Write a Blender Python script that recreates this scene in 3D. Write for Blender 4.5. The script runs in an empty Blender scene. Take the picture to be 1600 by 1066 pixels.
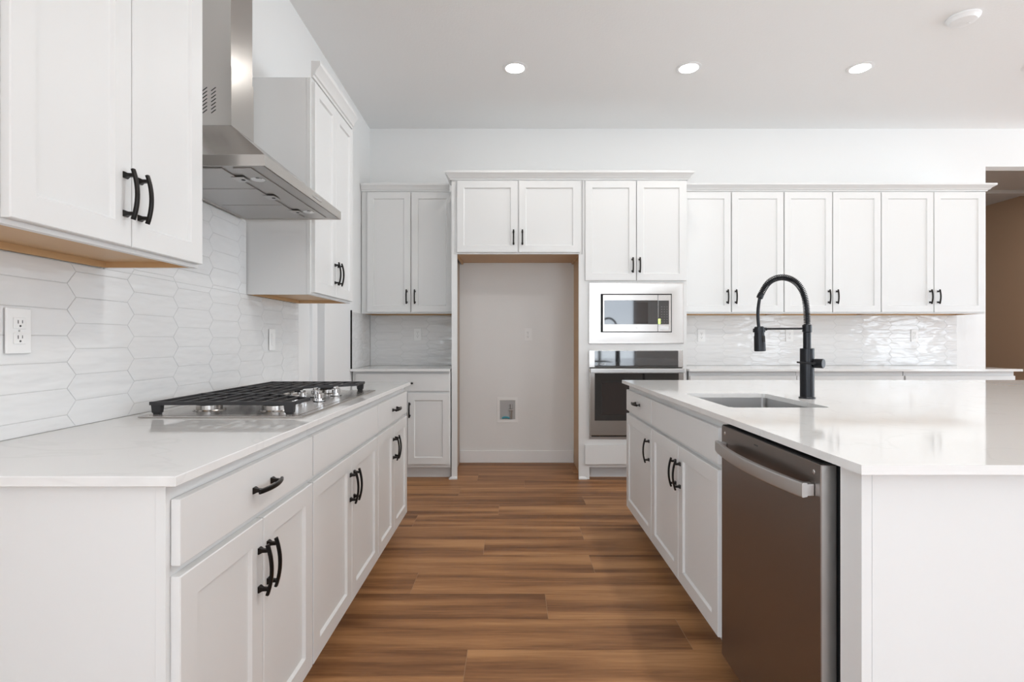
import bpy, bmesh, math, random
from mathutils import Vector, Matrix
S = bpy.context.scene
COL = S.collection
PI = math.pi
rnd = random.Random(7)
F = 830.0; H = 1.15            # focal length in pixels of a 1600 px frame, eye height

# ------------------------------------------------------------ camera
cd = bpy.data.cameras.new('camera'); cam = bpy.data.objects.new('camera', cd); COL.objects.link(cam)
cam.location = (0, 0, H); cam.rotation_euler = (PI/2, 0, 0)
cd.sensor_width = 36; cd.sensor_fit = 'HORIZONTAL'; cd.lens = 36*F/1600; cd.clip_start = .02
S.camera = cam
# ------------------------------------------------------------ view / world
S.view_settings.view_transform = 'Standard'; S.view_settings.look = 'None'
S.view_settings.gamma = 1; S.view_settings.use_curve_mapping = False
S.view_settings.exposure = 0.97
W = bpy.data.worlds.new('sky'); S.world = W; W.use_nodes = True
nt = W.node_tree; nt.nodes.clear()
o = nt.nodes.new('ShaderNodeOutputWorld'); b = nt.nodes.new('ShaderNodeBackground')
g = nt.nodes.new('ShaderNodeTexCoord'); sx = nt.nodes.new('ShaderNodeSeparateXYZ'); cr = nt.nodes.new('ShaderNodeValToRGB')
cr.color_ramp.elements[0].position = .46; cr.color_ramp.elements[0].color = (.87, .95, 1.02, 1)
cr.color_ramp.elements[1].position = .53; cr.color_ramp.elements[1].color = (.62, .69, .77, 1)
mp = nt.nodes.new('ShaderNodeMapRange'); mp.inputs[1].default_value = -1; mp.inputs[2].default_value = 1
nt.links.new(g.outputs['Generated'], sx.inputs[0]); nt.links.new(sx.outputs['Z'], mp.inputs[0])
nt.links.new(mp.outputs[0], cr.inputs[0]); nt.links.new(cr.outputs[0], b.inputs[0]); nt.links.new(b.outputs[0], o.inputs[0])
b.inputs[1].default_value = 4.3
# window list of the wall behind the camera (x0, x1, z0, z1) and of the right wall (y0, y1, z0, z1)
REAR = [(1.3, 3.10, .06, 2.45), (6.6, 7.5, .06, 2.3)]
RIGHT = [(-3.3, -1.4, .06, 2.5), (.2, 4.7, .06, 2.85)]  # unseen windows, invented and sized for daylight from the right
LFILL = (-4.2, -1.1, .06, 2.7)  # unseen opening added in the left wall to light the island doors
RY, RX, CZ = -4.5, 9.0, 3.16
def portal(loc, rot, a, c):
    l = bpy.data.lights.new('window_portal', 'AREA'); l.shape = 'RECTANGLE'; l.size = a; l.size_y = c
    l.cycles.is_portal = True
    q = bpy.data.objects.new('window_portal', l); COL.objects.link(q); q.location = loc; q.rotation_euler = rot
for x0, x1, z0, z1 in REAR: portal(((x0+x1)/2, RY-.1, (z0+z1)/2), (PI/2, 0, 0), x1-x0, z1-z0)
for y0, y1, z0, z1 in RIGHT: portal((RX+.1, (y0+y1)/2, (z0+z1)/2), (PI/2, 0, PI/2), y1-y0, z1-z0)
portal((-1.36, (LFILL[0]+LFILL[1])/2, (LFILL[2]+LFILL[3])/2), (PI/2, 0, -PI/2), LFILL[1]-LFILL[0], LFILL[3]-LFILL[2])
LAMP_W = 1.5                   # watts of each recessed downlight

# ------------------------------------------------------------ materials
def mat(name, col, rough=.5, metal=0, spec=.5, coat=0, bump=None, aniso=0):
    m = bpy.data.materials.new(name); m.use_nodes = True
    p = m.node_tree.nodes['Principled BSDF']
    p.inputs['Base Color'].default_value = (*col, 1); p.inputs['Roughness'].default_value = rough
    p.inputs['Metallic'].default_value = metal; p.inputs['Specular IOR Level'].default_value = spec
    p.inputs['Coat Weight'].default_value = coat
    if bump:
        sc, st = bump; N = m.node_tree.nodes; L = m.node_tree.links
        tc = N.new('ShaderNodeTexCoord'); mpp = N.new('ShaderNodeMapping'); n = N.new('ShaderNodeTexNoise'); bp = N.new('ShaderNodeBump')
        if isinstance(sc, tuple): mpp.inputs['Scale'].default_value = sc; n.inputs['Scale'].default_value = 1
        else: n.inputs['Scale'].default_value = sc
        n.inputs['Detail'].default_value = 3
        bp.inputs['Strength'].default_value = 1; bp.inputs['Distance'].default_value = st
        L.new(tc.outputs['Object'], mpp.inputs[0]); L.new(mpp.outputs[0], n.inputs[0]); L.new(n.outputs[0], bp.inputs['Height']); L.new(bp.outputs[0], p.inputs['Normal'])
    return m
def emit(name, col, s):
    m = bpy.data.materials.new(name); m.use_nodes = True; p = m.node_tree.nodes['Principled BSDF']
    p.inputs['Base Color'].default_value = (*col, 1); p.inputs['Emission Color'].default_value = (*col, 1); p.inputs['Emission Strength'].default_value = s
    return m
M = {}
M['wall'] = mat('wall paint', (.84, .84, .83), .75, bump=(160, .0004))
M['alcove'] = M['wall']
M['ceiling'] = mat('ceiling paint', (.90, .90, .895), .85, bump=(90, .0008))
M['trim'] = mat('trim paint', (.88, .88, .88), .4)
M['cab'] = mat('cabinet paint', (.745, .745, .735), .33)
M['maple'] = mat('maple interior', (.62, .40, .21), .45, bump=((3, 60, 60), .0003))
M['side'] = mat('alcove side laminate', (.52, .42, .34), .5)
M['black'] = mat('black bronze metal', (.014, .012, .011), .33, .7)
M['matblack'] = mat('matte black metal', (.012, .013, .016), .34, .5)
M['iron'] = mat('cast iron', (.035, .034, .036), .5, .2, bump=(400, .0002))
M['steel'] = mat('brushed stainless', (.50, .475, .45), .24, 1, bump=((2, 2, 300), .00008))
M['steel2'] = mat('satin stainless', (.55, .54, .53), .34, 1)
M['filter'] = mat('filter steel', (.50, .49, .48), .42, .85)
M['slate'] = mat('dark slate stainless', (.27, .24, .225), .36, 1, bump=((2, 2, 260), .00006))
M['chrome'] = mat('chrome', (.85, .85, .85), .08, 1)
M['glass'] = mat('black glass', (.012, .011, .011), .04, 0, .6)
for k_ in ('glass',): M[k_].node_tree.nodes['Principled BSDF'].inputs['IOR'].default_value = 1.8
M['glass2'] = mat('oven window glass', (.035, .028, .026), .06, 0, .5)
M['dark'] = mat('dark gap', (.01, .01, .01), .7)
M['plate'] = mat('white plastic', (.88, .88, .87), .3)
M['slot'] = mat('outlet slots', (.08, .08, .08), .6)
M['grey'] = mat('grey print', (.45, .45, .45), .5)
M['tan'] = mat('tan hall paint', (.40, .26, .165), .7)  # a beige wall; its shade and warm light are mixed into the colour
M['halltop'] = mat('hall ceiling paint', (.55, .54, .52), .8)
M['blue'] = mat('teal plastic', (.05, .35, .45), .4)
M['green'] = emit('green display', (.7, 1, .2), .6)
M['white_print'] = mat('white print', (.7, .7, .7), .5)
M['lens'] = emit('lamp lens', (1, .97, .93), 12)
M['frame'] = mat('black window frame', (.03, .03, .03), .4)
def quartz():
    m = mat('white quartz', (.78, .775, .76), .07, 0, .5); N = m.node_tree.nodes; L = m.node_tree.links; p = N['Principled BSDF']
    tc = N.new('ShaderNodeTexCoord'); n1 = N.new('ShaderNodeTexNoise'); n1.inputs['Scale'].default_value = 1.6; n1.inputs['Detail'].default_value = 5; n1.inputs['Distortion'].default_value = 1.5
    r = N.new('ShaderNodeValToRGB'); e = r.color_ramp.elements
    e[0].position = .485; e[0].color = (0, 0, 0, 1); e[1].position = .515; e[1].color = (0, 0, 0, 1)
    k = r.color_ramp.elements.new(.5); k.color = (1, 1, 1, 1)
    mx = N.new('ShaderNodeMix'); mx.data_type = 'RGBA'; mx.inputs[6].default_value = (.79, .785, .77, 1); mx.inputs[7].default_value = (.66, .655, .64, 1)
    ma = N.new('ShaderNodeMath'); ma.operation = 'MULTIPLY'; ma.inputs[1].default_value = .28
    L.new(tc.outputs['Object'], n1.inputs[0]); L.new(n1.outputs[0], r.inputs[0]); L.new(r.outputs[0], ma.inputs[0]); L.new(ma.outputs[0], mx.inputs[0]); L.new(mx.outputs[2], p.inputs['Base Color'])
    return m
M['quartz'] = quartz()
def tilemat():
    m = mat('glazed white tile', (.80, .80, .795), .06, 0, .6); N = m.node_tree.nodes; L = m.node_tree.links; p = N['Principled BSDF']
    tc = N.new('ShaderNodeTexCoord'); at = N.new('ShaderNodeAttribute'); at.attribute_name = 'tile'
    va = N.new('ShaderNodeVectorMath'); va.operation = 'MULTIPLY_ADD'; va.inputs[1].default_value = (9, 9, 9)
    mpp = N.new('ShaderNodeMapping'); mpp.inputs['Scale'].default_value = (7, 7, 26)
    n = N.new('ShaderNodeTexNoise'); n.inputs['Scale'].default_value = 1; n.inputs['Detail'].default_value = 1.5
    bp = N.new('ShaderNodeBump'); bp.inputs['Strength'].default_value = 1; bp.inputs['Distance'].default_value = .0065
    L.new(at.outputs['Color'], va.inputs[0]); L.new(tc.outputs['Object'], mpp.inputs[0]); L.new(mpp.outputs[0], va.inputs[2])
    L.new(va.outputs[0], n.inputs[0]); L.new(n.outputs[0], bp.inputs['Height']); L.new(bp.outputs[0], p.inputs['Normal'])
    return m
M['tile'] = tilemat()
M['grout'] = mat('white grout', (.62, .62, .61), .8)
def woodfloor():
    m = mat('plank flooring', (.3, .15, .07), .45, 0, .3); N = m.node_tree.nodes; L = m.node_tree.links; p = N['Principled BSDF']
    uv = N.new('ShaderNodeUVMap'); at = N.new('ShaderNodeAttribute'); at.attribute_name = 'plank'
    def noise(sc, det, dist=0):
        mpp = N.new('ShaderNodeMapping'); mpp.inputs['Scale'].default_value = sc; n = N.new('ShaderNodeTexNoise'); n.inputs['Scale'].default_value = 1
        n.inputs['Detail'].default_value = det; n.inputs['Distortion'].default_value = dist
        L.new(uv.outputs[0], mpp.inputs[0]); L.new(mpp.outputs[0], n.inputs[0]); return n
    a = noise((.7, 10, 1), 1.5, .3); c = noise((5, 90, 1), 5, .3); d = noise((30, 500, 1), 2)
    r = N.new('ShaderNodeValToRGB'); e = r.color_ramp.elements
    e[0].position = .30; e[0].color = (.17, .072, .028, 1); e[1].position = .66; e[1].color = (.46, .235, .10, 1)
    k = e.new(.5); k.color = (.33, .155, .062, 1)
    def mth(op, x, y):
        q = N.new('ShaderNodeMath'); q.operation = op
        for i, v in enumerate((x, y)):
            if isinstance(v, float): q.inputs[i].default_value = v
            else: L.new(v, q.inputs[i])
        return q.outputs[0]
    s = mth('ADD', mth('MULTIPLY', a.outputs[0], 1.0), mth('MULTIPLY', mth('SUBTRACT', c.outputs[0], .5), .35))
    s = mth('ADD', s, mth('MULTIPLY', mth('SUBTRACT', at.outputs['Fac'], .5), .10))
    s = mth('ADD', s, mth('MULTIPLY', mth('SUBTRACT', d.outputs[0], .5), .10))
    L.new(s, r.inputs[0]); L.new(r.outputs[0], p.inputs['Base Color'])
    bp = N.new('ShaderNodeBump'); bp.inputs['Distance'].default_value = .0005; L.new(c.outputs[0], bp.inputs['Height']); L.new(bp.outputs[0], p.inputs['Normal'])
    return m
M['floor'] = woodfloor()
M['joint'] = mat('floor joint', (.36, .22, .13), .6)
def pane():
    m = bpy.data.materials.new('window pane'); m.use_nodes = True; n = m.node_tree; n.nodes.clear()
    o = n.nodes.new('ShaderNodeOutputMaterial'); mx = n.nodes.new('ShaderNodeMixShader'); t = n.nodes.new('ShaderNodeBsdfTransparent'); gl = n.nodes.new('ShaderNodeBsdfGlossy')
    gl.inputs['Roughness'].default_value = .02; mx.inputs[0].default_value = .06
    n.links.new(t.outputs[0], mx.inputs[1]); n.links.new(gl.outputs[0], mx.inputs[2]); n.links.new(mx.outputs[0], o.inputs[0]); return m
M['pane'] = pane()

# ------------------------------------------------------------ mesh builder
class MB:
    def __init__(s): s.bm = bmesh.new()
    def _m(s, faces, m):
        for f in faces: f.material_index = m
    def box(s, x0, x1, y0, y1, z0, z1, m=0, bev=0, mats=None):
        bm = s.bm
        v = [bm.verts.new(c) for c in ((x0,y0,z0),(x1,y0,z0),(x1,y1,z0),(x0,y1,z0),(x0,y0,z1),(x1,y0,z1),(x1,y1,z1),(x0,y1,z1))]
        q = [(0,3,2,1),(4,5,6,7),(0,1,5,4),(1,2,6,5),(2,3,7,6),(3,0,4,7)]   # bottom top front right back left
        fs = [bm.faces.new([v[i] for i in t]) for t in q]
        s._m(fs, m)
        if mats:
            for k, mm in mats.items(): fs['btfrkl'.index(k)].material_index = mm
        if bev: bmesh.ops.bevel(bm, geom=list({e for f in fs for e in f.edges}), offset=bev, segments=2, affect='EDGES', profile=.5)
        return s
    def prism(s, pts, axis, a0, a1, m=0):
        def P(p, a):
            return {'x': (a, p[0], p[1]), 'y': (p[0], a, p[1]), 'z': (p[0], p[1], a)}[axis]
        A = [s.bm.verts.new(P(p, a0)) for p in pts]; B = [s.bm.verts.new(P(p, a1)) for p in pts]
        fs = [s.bm.faces.new(A), s.bm.faces.new(B[::-1])]; n = len(pts)
        for i in range(n): fs.append(s.bm.faces.new((A[i], B[i], B[(i+1) % n], A[(i+1) % n])))
        s._m(fs, m); return s
    def rings(s, rings, m=0, close=True, caps=True, mm=None):
        R = [[s.bm.verts.new(p) for p in r] for r in rings]; n = len(rings[0])
        for j in range(len(R)-1):
            for i in range(n if close else n-1):
                f = s.bm.faces.new((R[j][i], R[j][(i+1) % n], R[j+1][(i+1) % n], R[j+1][i])); f.material_index = mm[j] if mm else m
        if caps:
            for r in (R[0][::-1], R[-1]):
                f = s.bm.faces.new(r); f.material_index = m if not mm else (mm[0] if r is not R[-1] else mm[-1])
        return s
    def tube(s, pts, r, seg=10, m=0, caps=True):
        pts = [Vector(p) for p in pts]; rs = r if isinstance(r, (list, tuple)) else [r]*len(pts)
        R = []; up = None
        for i, p in enumerate(pts):
            t = (pts[min(i+1, len(pts)-1)]-pts[max(i-1, 0)]).normalized()
            if up is None: up = Vector((0, 0, 1)) if abs(t.z) < .9 else Vector((1, 0, 0))
            a = t.cross(up).normalized(); up = a.cross(t).normalized()
            R.append([p+(a*math.cos(2*PI*k/seg)+up*math.sin(2*PI*k/seg))*rs[i] for k in range(seg)])
        return s.rings(R, m, caps=caps)
    def lathe(s, prof, c=(0, 0, 0), axis=(0, 0, 1), seg=28, m=0):
        ax = Vector(axis).normalized(); q = Vector((0, 0, 1)).rotation_difference(ax); c = Vector(c)
        R = [[c+q @ Vector((max(r, 1e-5)*math.cos(2*PI*k/seg), max(r, 1e-5)*math.sin(2*PI*k/seg), z)) for k in range(seg)] for r, z in prof]
        return s.rings(R, m, caps=False)
    def done(s, name, mats, parent=None, smooth=30, loc=None, rot=0):
        bm = s.bm; bmesh.ops.recalc_face_normals(bm, faces=bm.faces)
        me = bpy.data.meshes.new(name); bm.to_mesh(me); bm.free()
        for m in (mats if isinstance(mats, (list, tuple)) else [mats]): me.materials.append(M[m])
        if smooth:
            for p in me.polygons: p.use_smooth = True
            me.set_sharp_from_angle(angle=math.radians(smooth))
        ob = bpy.data.objects.new(name, me); COL.objects.link(ob); ob.parent = parent
        if smooth:
            wn = ob.modifiers.new('weighted_normal', 'WEIGHTED_NORMAL'); wn.keep_sharp = True; wn.weight = 80
        if loc: ob.location = loc
        if rot: ob.rotation_euler = (0, 0, rot)
        return ob
def struct(ob): ob['kind'] = 'structure'; return ob
def tag(ob, label, cat, group=None):
    ob['label'] = label; ob['category'] = cat
    if group: ob['group'] = group
    return ob
def thing(name, label, cat, loc=(0, 0, 0), rot=0, group=None):
    ob = bpy.data.objects.new(name, None); COL.objects.link(ob); ob.location = loc; ob.rotation_euler = (0, 0, rot)
    ob.empty_display_size = .1
    return tag(ob, label, cat, group)
def copy_tree(ob, parent=None):
    c = ob.copy(); COL.objects.link(c); c.parent = parent
    for ch in list(ob.children): copy_tree(ch, c)
    return c

# ------------------------------------------------------------ the room
def wl(y): return -(1.275+(y-1)*.0174)              # the left wall's face, one degree off square
WA = -math.atan(.0174)                              # and its turn
BY = 5.024                                          # back wall face
# floor: planks 0.22 wide run across the aisle
JO = {0: -.165, 1: .675, 2: .15, 3: -.464, 4: .412, 5: -.155, 6: .417, 7: -.62, 8: -.09, 9: .52, 10: -.4, 11: .1}
fm = bmesh.new(); uvl = fm.loops.layers.uv.new('UVMap'); cl = fm.loops.layers.color.new('plank')
PW = .2185
def quad(x0, x1, y0, y1, z, mi, off, c):
    f = fm.faces.new([fm.verts.new(p) for p in ((x0, y0, z), (x1, y0, z), (x1, y1, z), (x0, y1, z))]); f.material_index = mi
    for l in f.loops: l[uvl].uv = (l.vert.co.x+off, l.vert.co.y+off*3.7); l[cl] = (c, c, c, 1)
quad(-1.6, RX+.2, RY-.2, 9.2, -.0012, 1, 0, .5)
k = -30
while 1.76+PW*k < 9.1:
    y0 = 1.76+PW*k; j = JO.get(k, rnd.uniform(-.7, .7)); L = 1.52
    x = j-L*math.ceil((j+1.55)/L)
    while x < RX+.1:
        quad(max(x, -1.55)+.001, min(x+L, RX+.15)-.001, y0+.0003, y0+PW-.0003, 0, 0, rnd.uniform(0, 60), rnd.random()); x += L
    k += 1
me = bpy.data.meshes.new('floor'); fm.to_mesh(me); fm.free(); me.materials.append(M['floor']); me.materials.append(M['joint'])
fl = bpy.data.objects.new('floor', me); COL.objects.link(fl); struct(fl)
struct(MB().box(-1.6, RX+.2, RY-.2, 9.2, -.2, -.0015).done('floor_slab', 'joint'))
struct(MB().box(-1.6, RX+.2, RY-.2, BY+.12, CZ, CZ+.1).done('ceiling', 'ceiling'))
struct(MB().box(4.2, RX+.2, BY+.121, 9.2, CZ, CZ+.1).done('ceiling_hall', 'halltop'))
# left wall with its narrow cased opening
N0, N1 = 3.557, 3.758
def seg(y0, y1, z0=0, z1=CZ): return [(wl(y0), y0), (wl(y1), y1), (wl(y1)-.12, y1), (wl(y0)-.12, y0)], z0, z1
w = MB()
for p, z0, z1 in (seg(RY, LFILL[0]), seg(LFILL[0], LFILL[1], LFILL[3], CZ), seg(LFILL[0], LFILL[1], 0, LFILL[2]), seg(LFILL[1], N0), seg(N1, BY), seg(N0, N1, 2.06, CZ)): w.prism(p, 'z', z0, z1)
w.prism([(wl(3.5)-.121, 3.4), (wl(3.5)-.121, 3.95), (wl(3.5)-.17, 3.95), (wl(3.5)-.17, 3.4)], 'z', 0, 2.2)
struct(w.done('wall_left', 'wall', smooth=0))
w = MB()                                             # casing round the opening: near leg and white jamb linings
w.prism([(wl(N0-.1)+.018, N0-.1), (wl(N0)+.018, N0-.003), (wl(N0)+.0005, N0-.003), (wl(N0-.1)+.0005, N0-.1)], 'z', 0, 2.12)
w.prism([(wl(N1)+.002, N1-.012), (wl(N1)+.002, N1-.0005), (wl(N1)-.118, N1-.0005), (wl(N1)-.118, N1-.012)], 'z', 0, 2.055)
w.prism([(wl(N0)+.002, N0+.0005), (wl(N0)+.002, N0+.012), (wl(N0)-.118, N0+.012), (wl(N0)-.118, N0+.0005)], 'z', 0, 2.055)
struct(w.done('trim_1', 'trim', smooth=0))
# back wall, opening to the hall on its right
OX0, OX1, OZ = 4.479, 6.6, 2.80
struct(MB().box(-1.6, OX0, BY, BY+.12, 0, CZ).box(OX0, OX1, BY, BY+.12, OZ, CZ).box(OX1, RX+.2, BY, BY+.12, 0, CZ).done('wall_back', 'wall', smooth=0))
struct(MB().box(4.3, 4.4, BY+.121, 9.2, 0, CZ).box(4.4, 7.05, 9.1, 9.2, 0, CZ).done('wall_hall', 'wall', smooth=0))
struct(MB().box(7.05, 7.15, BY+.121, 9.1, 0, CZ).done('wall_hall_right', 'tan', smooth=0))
struct(MB().box(4.4, 7.05, 7.07, 7.2, CZ-.045, CZ).done('trim_2', 'halltop', smooth=0))
# rear and right walls with windows
def pierced(name, axis, a0, a1, at, holes):
    w = MB(); th = .15 if at > 0 else -.15
    def bx(p, q, z0, z1):
        if q-p < 1e-4 or z1-z0 < 1e-4: return
        lo, hi = sorted((at, at+th))
        if axis == 'x': w.box(p, q, lo, hi, z0, z1)
        else: w.box(lo, hi, p, q, z0, z1)
    c = a0
    for p, q, z0, z1 in sorted(holes): bx(c, p, 0, CZ); bx(p, q, 0, z0); bx(p, q, z1, CZ); c = q
    bx(c, a1, 0, CZ); struct(w.done(name, 'wall', smooth=0))
pierced('wall_rear', 'x', -1.6, RX+.15, RY, REAR); pierced('wall_right', 'y', RY, BY, RX, RIGHT)
wi = 0
for axis, at, lst in (('x', RY-.07, REAR), ('y', RX+.07, RIGHT)):
    for a0, a1, z0, z1 in lst:
        wi += 1; w = MB(); p = MB(); n = 3 if a1-a0 > 2.8 else 2; t = .035
        def bx(mb, u0, u1, zz0, zz1, d):
            if axis == 'x': mb.box(u0, u1, at-d, at+d, zz0, zz1)
            else: mb.box(at-d, at+d, u0, u1, zz0, zz1)
        bx(w, a0, a1, z0, z0+.06, t); bx(w, a0, a1, z1-.06, z1, t)
        for i in range(n+1):
            u = a0+(a1-a0)*i/n; bx(w, max(a0, u-.035), min(a1, u+.035), z0+.06, z1-.06, t)
        r = struct(w.done('window_%d' % wi, 'frame', smooth=0)); bx(p, a0+.01, a1-.01, z0+.01, z1-.01, .003); p.done('pane', 'pane', r, 0)

# ------------------------------------------------------------ cabinet kit (local: x to the right, front faces -y, z up)
DT = .019
def shaker(name, parent, x0, x1, z0, z1, st=.057, y=-.0006):
    def ring(i, yy): return [(x0+i, yy, z0+i), (x1-i, yy, z0+i), (x1-i, yy, z1-i), (x0+i, yy, z1-i)]
    m = MB(); m.rings([ring(0, y), ring(0, y-DT+.002), ring(.002, y-DT), ring(st-.001, y-DT), ring(st, y-DT+.001), ring(st+.005, y-DT+.0085), ring(st+.0065, y-DT+.009)])
    return m.done(name, 'cab', parent, 20)
def slab(name, parent, x0, x1, z0, z1, y=-.0006):
    return MB().box(x0, x1, y-DT, y, z0, z1, bev=.0022).done(name, 'cab', parent, 30)
def pull(parent, x, z, vert=True, y=-.0006-DT):
    bm = MB(); n = 14; R = []; hl = .063
    for i in range(n+1):
        t = -hl+2*hl*i/n; d = .0215+.011*(1-(t/hl)**2); w = .0058; th = .0034
        sl = -.022*t/hl/hl
        nx = Vector((sl, 1)).normalized()           # along, out of the arc's tangent
        nn = Vector((-sl, 1)).normalized()
        P = []
        for a, bb in ((-w, -th), (-w, th*.5), (-w*.55, th), (w*.55, th), (w, th*.5), (w, -th)):
            tt = t+nn.x*bb; dd = d+nn.y*bb
            P.append((a, -dd, tt) if vert else (tt, -dd, a))
        R.append([(x+p[0], y+p[1], z+p[2]) for p in P])
    bm.rings(R)
    for s_ in (-.048, .048):
        rr = []
        for dd, w in ((.0002, .0078), (.003, .0078), (.010, .0045), (.0215, .004)):
            q = [(-w, -w), (w, -w), (w, w), (-w, w)]
            rr.append([(x+a, y-dd, z+s_+c) if vert else (x+s_+a, y-dd, z+c) for a, c in q])
        bm.rings(rr)
    return bm.done('handle', 'black', parent, 35)
def base_body(parent, w, d, z1=.88, z0=.10, endL=False, endR=False):
    m = MB()
    m.box(0, w, 0, .019, z0, z1, bev=.0008)                        # face frame
    m.box(.003 if endL else .0, w-.003 if endR else w, .0195, d, z0, z1)
    m.box(.0 if not endL else .003, w, .075, d, .0, z0)
    return m.done('body', 'cab', parent, 30)
def upper_body(parent, w, d, z0, z1, maple_under=True):
    m = MB(); t = .016
    m.box(0, w, 0, .019, z0, z1, bev=.0008)
    m.box(0, t, .0195, d, z0, z1, mats={'b': 0, 'r': 1}); m.box(w-t, w, .0195, d, z0, z1, mats={'b': 0, 'l': 1})
    m.box(t, w-t, .0195, d, z0+.018, z1, mats={'b': 1})
    m.box(t, w-t, d-.014, d, z0, z0+.018, mats={'f': 1, 'b': 1})
    m.box(t, w-t, .0195, .024, z0+.001, z0+.018, m=1)
    return m.done('body', ['cab', 'maple'], parent, 30)
CP = [(0, 0), (.012, 0), (.014, .010), (.022, .014), (.030, .030), (.046, .044), (.052, .050), (.052, .066), (0, .066)]
def crown_poly(sc=1.0, zs=1.0): return [(a*sc, c*zs) for a, c in CP]
def crown(parent, name, x0, x1, yf, z, d, left=False, right=False, sc=.9, zs=1.1):
    """moulding along the front, returning down the sides where asked (mitred)"""
    m = MB(); pr = crown_poly(sc, zs); R = []
    path = []
    if left: path.append(((x0, yf+d), (-1, 0)))
    path.append(((x0, yf), (-1 if left else 0, -1)))
    path.append(((x1, yf), (1 if right else 0, -1)))
    if right: path.append(((x1, yf+d), (1, 0)))
    for (px, py), (nx, ny) in path:
        R.append([(px+nx*a, py+ny*a, z+c) for a, c in pr])
    m.rings(R); return m.done(name, 'cab', parent, 25)
LEFT, RIGHTR = PI/2, -PI/2
DZ0, DZ1, WZ0, WZ1 = .118, .700, .720, .848       # door and drawer heights of base units

# ------------------------------------------------------------ left run
FX = -.652
def left_base(y0, y1, seam, label, handle_y=None, endL=False, hy=.024):
    d = abs(wl(y0))-abs(FX)-.002
    r = thing('base_cabinet', label, 'cabinet', (FX, y0, 0), LEFT)
    base_body(r, y1-y0, d, endL=endL)
    a, bb = (.013 if endL else .004), y1-y0-.004
    dr = slab('drawer' if handle_y else 'false_drawer_front', r, a, bb, WZ0, WZ1)
    if handle_y: pull(dr, handle_y-y0, (WZ0+WZ1)/2, False)
    s = seam-y0
    d1 = shaker('door', r, a, s-.002, DZ0, DZ1); pull(d1, s-hy, .578)
    d2 = shaker('door', r, s+.002, bb, DZ0, DZ1); pull(d2, s+hy, .578)
    return r
left_base(1.0, 1.689, 1.352, 'white two-door base cabinet at the near end of the cooktop run, with drawer pull', 1.35, True)
left_base(1.690, 2.513, 2.10, 'white two-door base cabinet directly below the gas cooktop, plain drawer front')
left_base(2.514, 3.205, 2.85, 'white two-door base cabinet at the far end of the cooktop run', 2.86)
d = MB(); d.prism([(-.62, .979), (-.62, 3.25), (wl(3.25)+.0005, 3.25), (wl(.979)+.0005, .979)], 'z', .8805, .90)
bmesh.ops.bevel(d.bm, geom=d.bm.edges[:], offset=.0015, segments=1, affect='EDGES')
tag(d.done('countertop', 'quartz', smooth=30), 'white quartz countertop carrying the gas cooktop on the left', 'countertop')

def left_upper(y0, y1, ya, seam, yb, label, crownY=True, hy=.026):
    fx = -.986; d = abs(wl((y0+y1)/2))-.986-.004
    r = thing('wall_cabinet', label, 'cabinet', (fx, y0, 0), LEFT)
    upper_body(r, y1-y0, d, 1.378, 2.44)
    d1 = shaker('door', r, ya-y0, seam-y0-.0015, 1.389, 2.425); pull(d1, seam-y0-hy, 1.516)
    d2 = shaker('door', r, seam-y0+.0015, yb-y0, 1.389, 2.425); pull(d2, seam-y0+hy, 1.516)
    crown(r, 'crown_moulding', 0, y1-y0, -.004, 2.441, d, sc=.85, zs=1.2)
    return r
left_upper(.985, 1.668, 1.023, 1.352, 1.66, 'large white wall cabinet in the left foreground, two doors')
left_upper(2.597, 3.236, 2.612, 2.925, 3.226, 'white wall cabinet just past the steel range hood')

# tiles ------------------------------------------------------
def clip(poly, x0, x1, z0, z1):
    def cut(P, f, inter):
        out = []
        for i in range(len(P)):
            a, c = P[i-1], P[i]
            if f(c):
                if not f(a): out.append(inter(a, c))
                out.append(c)
            elif f(a): out.append(inter(a, c))
        return out
    def ix(v): return lambda a, c: (v, a[1]+(c[1]-a[1])*(v-a[0])/(c[0]-a[0]))
    def iz(v): return lambda a, c: (a[0]+(c[0]-a[0])*(v-a[1])/(c[1]-a[1]), v)
    for f, g_ in ((lambda p: p[0] >= x0, ix(x0)), (lambda p: p[0] <= x1, ix(x1)), (lambda p: p[1] >= z0, iz(z0)), (lambda p: p[1] <= z1, iz(z1))):
        poly = cut(poly, f, g_)
        if len(poly) < 3: return []
    return poly
def inset(P, d):
    n = len(P); A = sum(P[i][0]*P[(i+1) % n][1]-P[(i+1) % n][0]*P[i][1] for i in range(n))/2
    if A < 0: P = P[::-1]
    if abs(A) < 2e-4: return None
    L = []
    for i in range(n):
        a, c = P[i], P[(i+1) % n]; dx, dz = c[0]-a[0], c[1]-a[1]; l = math.hypot(dx, dz)
        if l < 1e-5: return None
        nx, nz = -dz/l, dx/l; L.append(((a[0]+nx*d, a[1]+nz*d), (dx/l, dz/l)))
    out = []
    for i in range(n):
        (p, u), (q, v) = L[i-1], L[i]; den = u[0]*v[1]-u[1]*v[0]
        if abs(den) < 1e-6: out.append(q); continue
        t = ((q[0]-p[0])*v[1]-(q[1]-p[1])*v[0])/den; out.append((p[0]+u[0]*t, p[1]+u[1]*t))
    return out
def clean(P):
    out = [p for i, p in enumerate(P) if math.hypot(p[0]-P[i-1][0], p[1]-P[i-1][1]) > 1e-3]
    return out
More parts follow.
